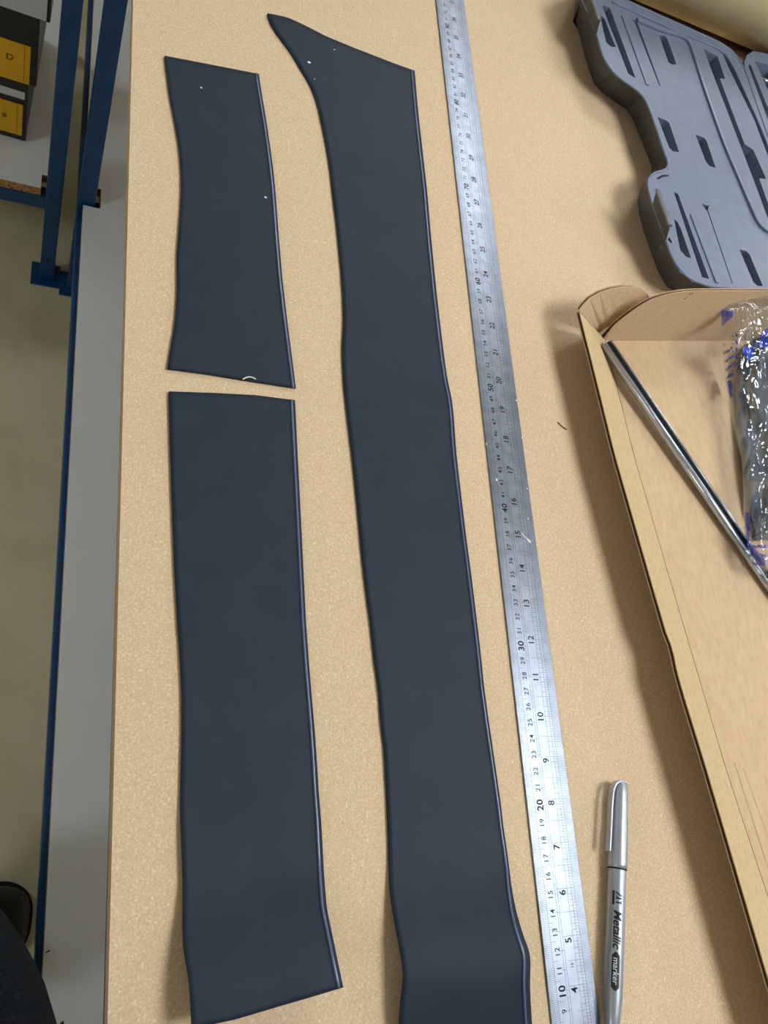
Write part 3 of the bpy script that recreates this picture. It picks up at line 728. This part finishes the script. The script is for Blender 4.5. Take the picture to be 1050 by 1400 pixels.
# clear printed bag holding folded grey fabric
root = thing('folded_fabric', 'folded slate grey fabric inside the clear bag at the right edge', 'fabric', (.6, .3, ZF))
bm = bmesh.new(); G = []
hb = lambda y: .018+.030*(1-sstep(405, 540, y))
pl = [(1022, 470), (1012, 492), (1006, 530), (1009, 575), (1014, 620), (1019, 660), (1024, 700), (1034, 738)]
plr = [(1080, 440), (1105, 480), (1120, 530), (1130, 575), (1140, 620), (1145, 660), (1150, 700), (1150, 735)]
LL = resample([Vector((x, y, 0)) for x, y in pl], 60, 2); RR = resample([Vector((x, y, 0)) for x, y in plr], 60, 2)
for i in range(60):
    row = []
    for j in range(40):
        u = j/39; v = i/59; p = LL[i].lerp(RR[i], u)
        e = min(u*5, 1, (1-u)*5)*min(v*7, 1, (1-v)*7)
        h = .004+(hb(p.y)-.006)*math.sqrt(max(e, 0))+.0045*math.sin(u*17+v*5+2*math.sin(v*7))*e+.003*noise.noise(Vector((u*6, v*9, 3)))*e
        row.append(at(p.x, p.y, ZF+h))
    G.append(row)
slab(bm, G, .0025, (0, 0, 1)); kid(obj('fabric_fold', bm, M_cloth, smooth=True), root)
def wall_z(p): return on_back(p.x, p.y).z if p.y < 468 else 0
bag = thing('plastic_bag', 'crumpled clear plastic bag with blue print at the right edge of the box', 'bag', (.6, .3, ZF+.002))
bl = [(987, 424), (985, 428), (986, 450), (988, 480), (991, 510), (995, 540), (1001, 575), (1006, 600), (1012, 625), (1014, 655), (1016, 690), (1017, 720), (1020, 745), (1028, 768), (1036, 784)]
br = [(1075, 404), (1110, 425), (1130, 460), (1140, 500), (1150, 550), (1160, 600), (1165, 650), (1165, 700), (1160, 740), (1150, 770), (1130, 800)]
tp = [(987, 424), (996, 417), (1010, 412), (1030, 408), (1050, 405), (1075, 404)]; bt = [(1036, 784), (1060, 795), (1130, 800)]
V3 = lambda q: [Vector((x, y, 0)) for x, y in q]
G2 = coons(V3(tp), V3(bt), V3(bl), V3(br), 90, 190, 1)
bm = bmesh.new(); vv = []
def cell(p):   # crumple: faceted ridges
    a = noise.noise(Vector((p.x*.03+p.y*.01, p.y*.014, 1.7))); b = noise.noise(Vector((p.x*.06+a*2, p.y*.03-p.x*.01, 5.2))); c_ = noise.noise(Vector((p.x*.13, p.y*.07+a*3, 9.1)))
    return .6*(1-abs(a)*2)+.32*(1-abs(b)*2.4)+.08*(1-abs(c_)*2.4)
for i, row in enumerate(G2):
    r = []
    for j, p in enumerate(row):
        u, v = j/89, i/189; e = math.sqrt(max(0, min(u*6, 1)*min(v*9, 1)*min((1-v)*9, 1)))
        k_ = .45*(1-sstep(420, 560, p.y))
        r.append(bm.verts.new(at(p.x, p.y, max(ZF+.0045+(hb(p.y)+.004)*(k_+(1-k_)*e)+.007*cell(p)*(.25+.75*e), wall_z(p)+.0012+.002*e))))
    vv.append(r)
arcs = []
def in_print(x, y):
    d = math.hypot(x-1068, y-478)
    if x > 1028 and y < 472 and (18 < d < 28 or 31 < d < 35): return True
    if 29 < x-1000 < 50 and 446 < y < 470 and 18 < d < 36 and int(x*1.1+y*.6) % 5 < 2: return True
    if 986 < x < 1002 and 424 < y < 446 and (x-986)*.9 < (446-y): return True
    if 988 < x < 1001 and 470 < y < 520 and int(y/4+x/6) % 3 == 0: return True
    if 1001 < x < 1011 and 450 < y < 500 and int(y/5) % 2 and int(x/3) % 2: return True
    if 1014 < x < 1030 and 474 < y < 492 and abs((x-1014)-(y-470)*.9) < 9: return True
    if 988 < x < 1000 and 520 < y < 545 and (x-986) > (y-520)*.5: return True
    if 1017 < x < 1023.5 and 700 < y < 745: return True
    if 1020 < x < 1046 and 742 < y < 772 and (abs(x-1020-(y-742)*.9) < 6 or int(y/4) % 3 == 0): return True
    return False
for i in range(189):
    for j in range(89):
        f = bm.faces.new((vv[i][j], vv[i][j+1], vv[i+1][j+1], vv[i+1][j])); p = G2[i][j]
        f.material_index = 1 if in_print(p.x, p.y) else 0
o = obj('film', bm, [M_film, M_print], smooth=True); kid(o, bag)

# ---------------------------------------------------------------- the person standing at the bench: trousers and shoe at the lower left
person = thing('person', 'person in dark blue work trousers and black shoes standing at the bench, lower left corner', 'person', (-.12, -.18, 0))
def skin(name, verts, edges, radii, m, sub=2, root=0):
    me = bpy.data.meshes.new(name); me.from_pydata(verts, edges, []); o = bpy.data.objects.new(name, me); C.objects.link(o)
    sk = o.modifiers.new('skin', 'SKIN'); sk.use_smooth_shade = True
    for v_, r_ in zip(me.skin_vertices[0].data, radii): v_.radius = (r_ if isinstance(r_, tuple) else (r_, r_))
    me.skin_vertices[0].data[root].use_root = True
    ss = o.modifiers.new('sub', 'SUBSURF'); ss.levels = sub; ss.render_levels = sub
    bpy.context.view_layer.update()
    m2 = bpy.data.meshes.new_from_object(o.evaluated_get(bpy.context.evaluated_depsgraph_get()))
    o.modifiers.clear(); o.data = m2; m2.materials.append(m); return o
V = [(-.17, -.36, .95), (-.17, -.36, 1.04), (-.10, -.27, .86), (.0, -.166, .58), (-.045, -.098, .30), (-.075, -.095, .10),
     (-.22, -.46, .86), (-.22, -.47, .50), (-.24, -.47, .28), (-.25, -.46, .10)]
Ed = [(0, 1), (0, 2), (2, 3), (3, 4), (4, 5), (0, 6), (6, 7), (7, 8), (8, 9)]
kid(skin('trousers', V, Ed, [.13, .14, .1, .085, .075, .07, .1, .085, .075, .07], M_denim), person)
def shoe(tx, ty):
    toe = []
    bm = bmesh.new()
    prof = [(-.24, .028, .055), (-.22, .036, .085), (-.17, .038, .085), (-.12, .040, .072), (-.07, .046, .056), (-.03, .047, .046), (-.008, .036, .034), (0, .018, .022)]
    rings = []
    for x, hw, h in prof:
        rings.append([bm.verts.new((tx+x, ty+hw*math.copysign(abs(math.cos(a))**.8, math.cos(a)), .012+(h*.5)*(1+math.copysign(abs(math.sin(a))**.8, math.sin(a))))) for a in [2*math.pi*k/20 for k in range(20)]])
    for a, b in zip(rings, rings[1:]):
        for k in range(20): bm.faces.new((a[k], a[(k+1) % 20], b[(k+1) % 20], b[k]))
    bm.faces.new(rings[0][::-1]); bm.faces.new(rings[-1])
    s = obj('shoe', bm, M_shoe, smooth=True)
    sm = s.modifiers.new('s', 'SUBSURF'); sm.levels = sm.render_levels = 1
    kid(s, person)
    bm = bmesh.new(); out = [(x, hw+.003) for x, hw, h in prof]; out[-1] = (.001, .026); out.append((.003, .012)); out = [(q.x, q.y) for q in resample([Vector((a, b, 0)) for a, b in out], 40, 3)]
    prism(bm, [Vector((tx+x, ty+h, 0)) for x, h in out]+[Vector((tx+x, ty-h, 0)) for x, h in out[::-1]], 0, .016); so = obj('sole', bm, M_sole); so.parent = s; so.matrix_parent_inverse = Matrix.Translation(-person.location) if False else Matrix()
    return s
shoe(.058, -.102); shoe(-.10, -.46)
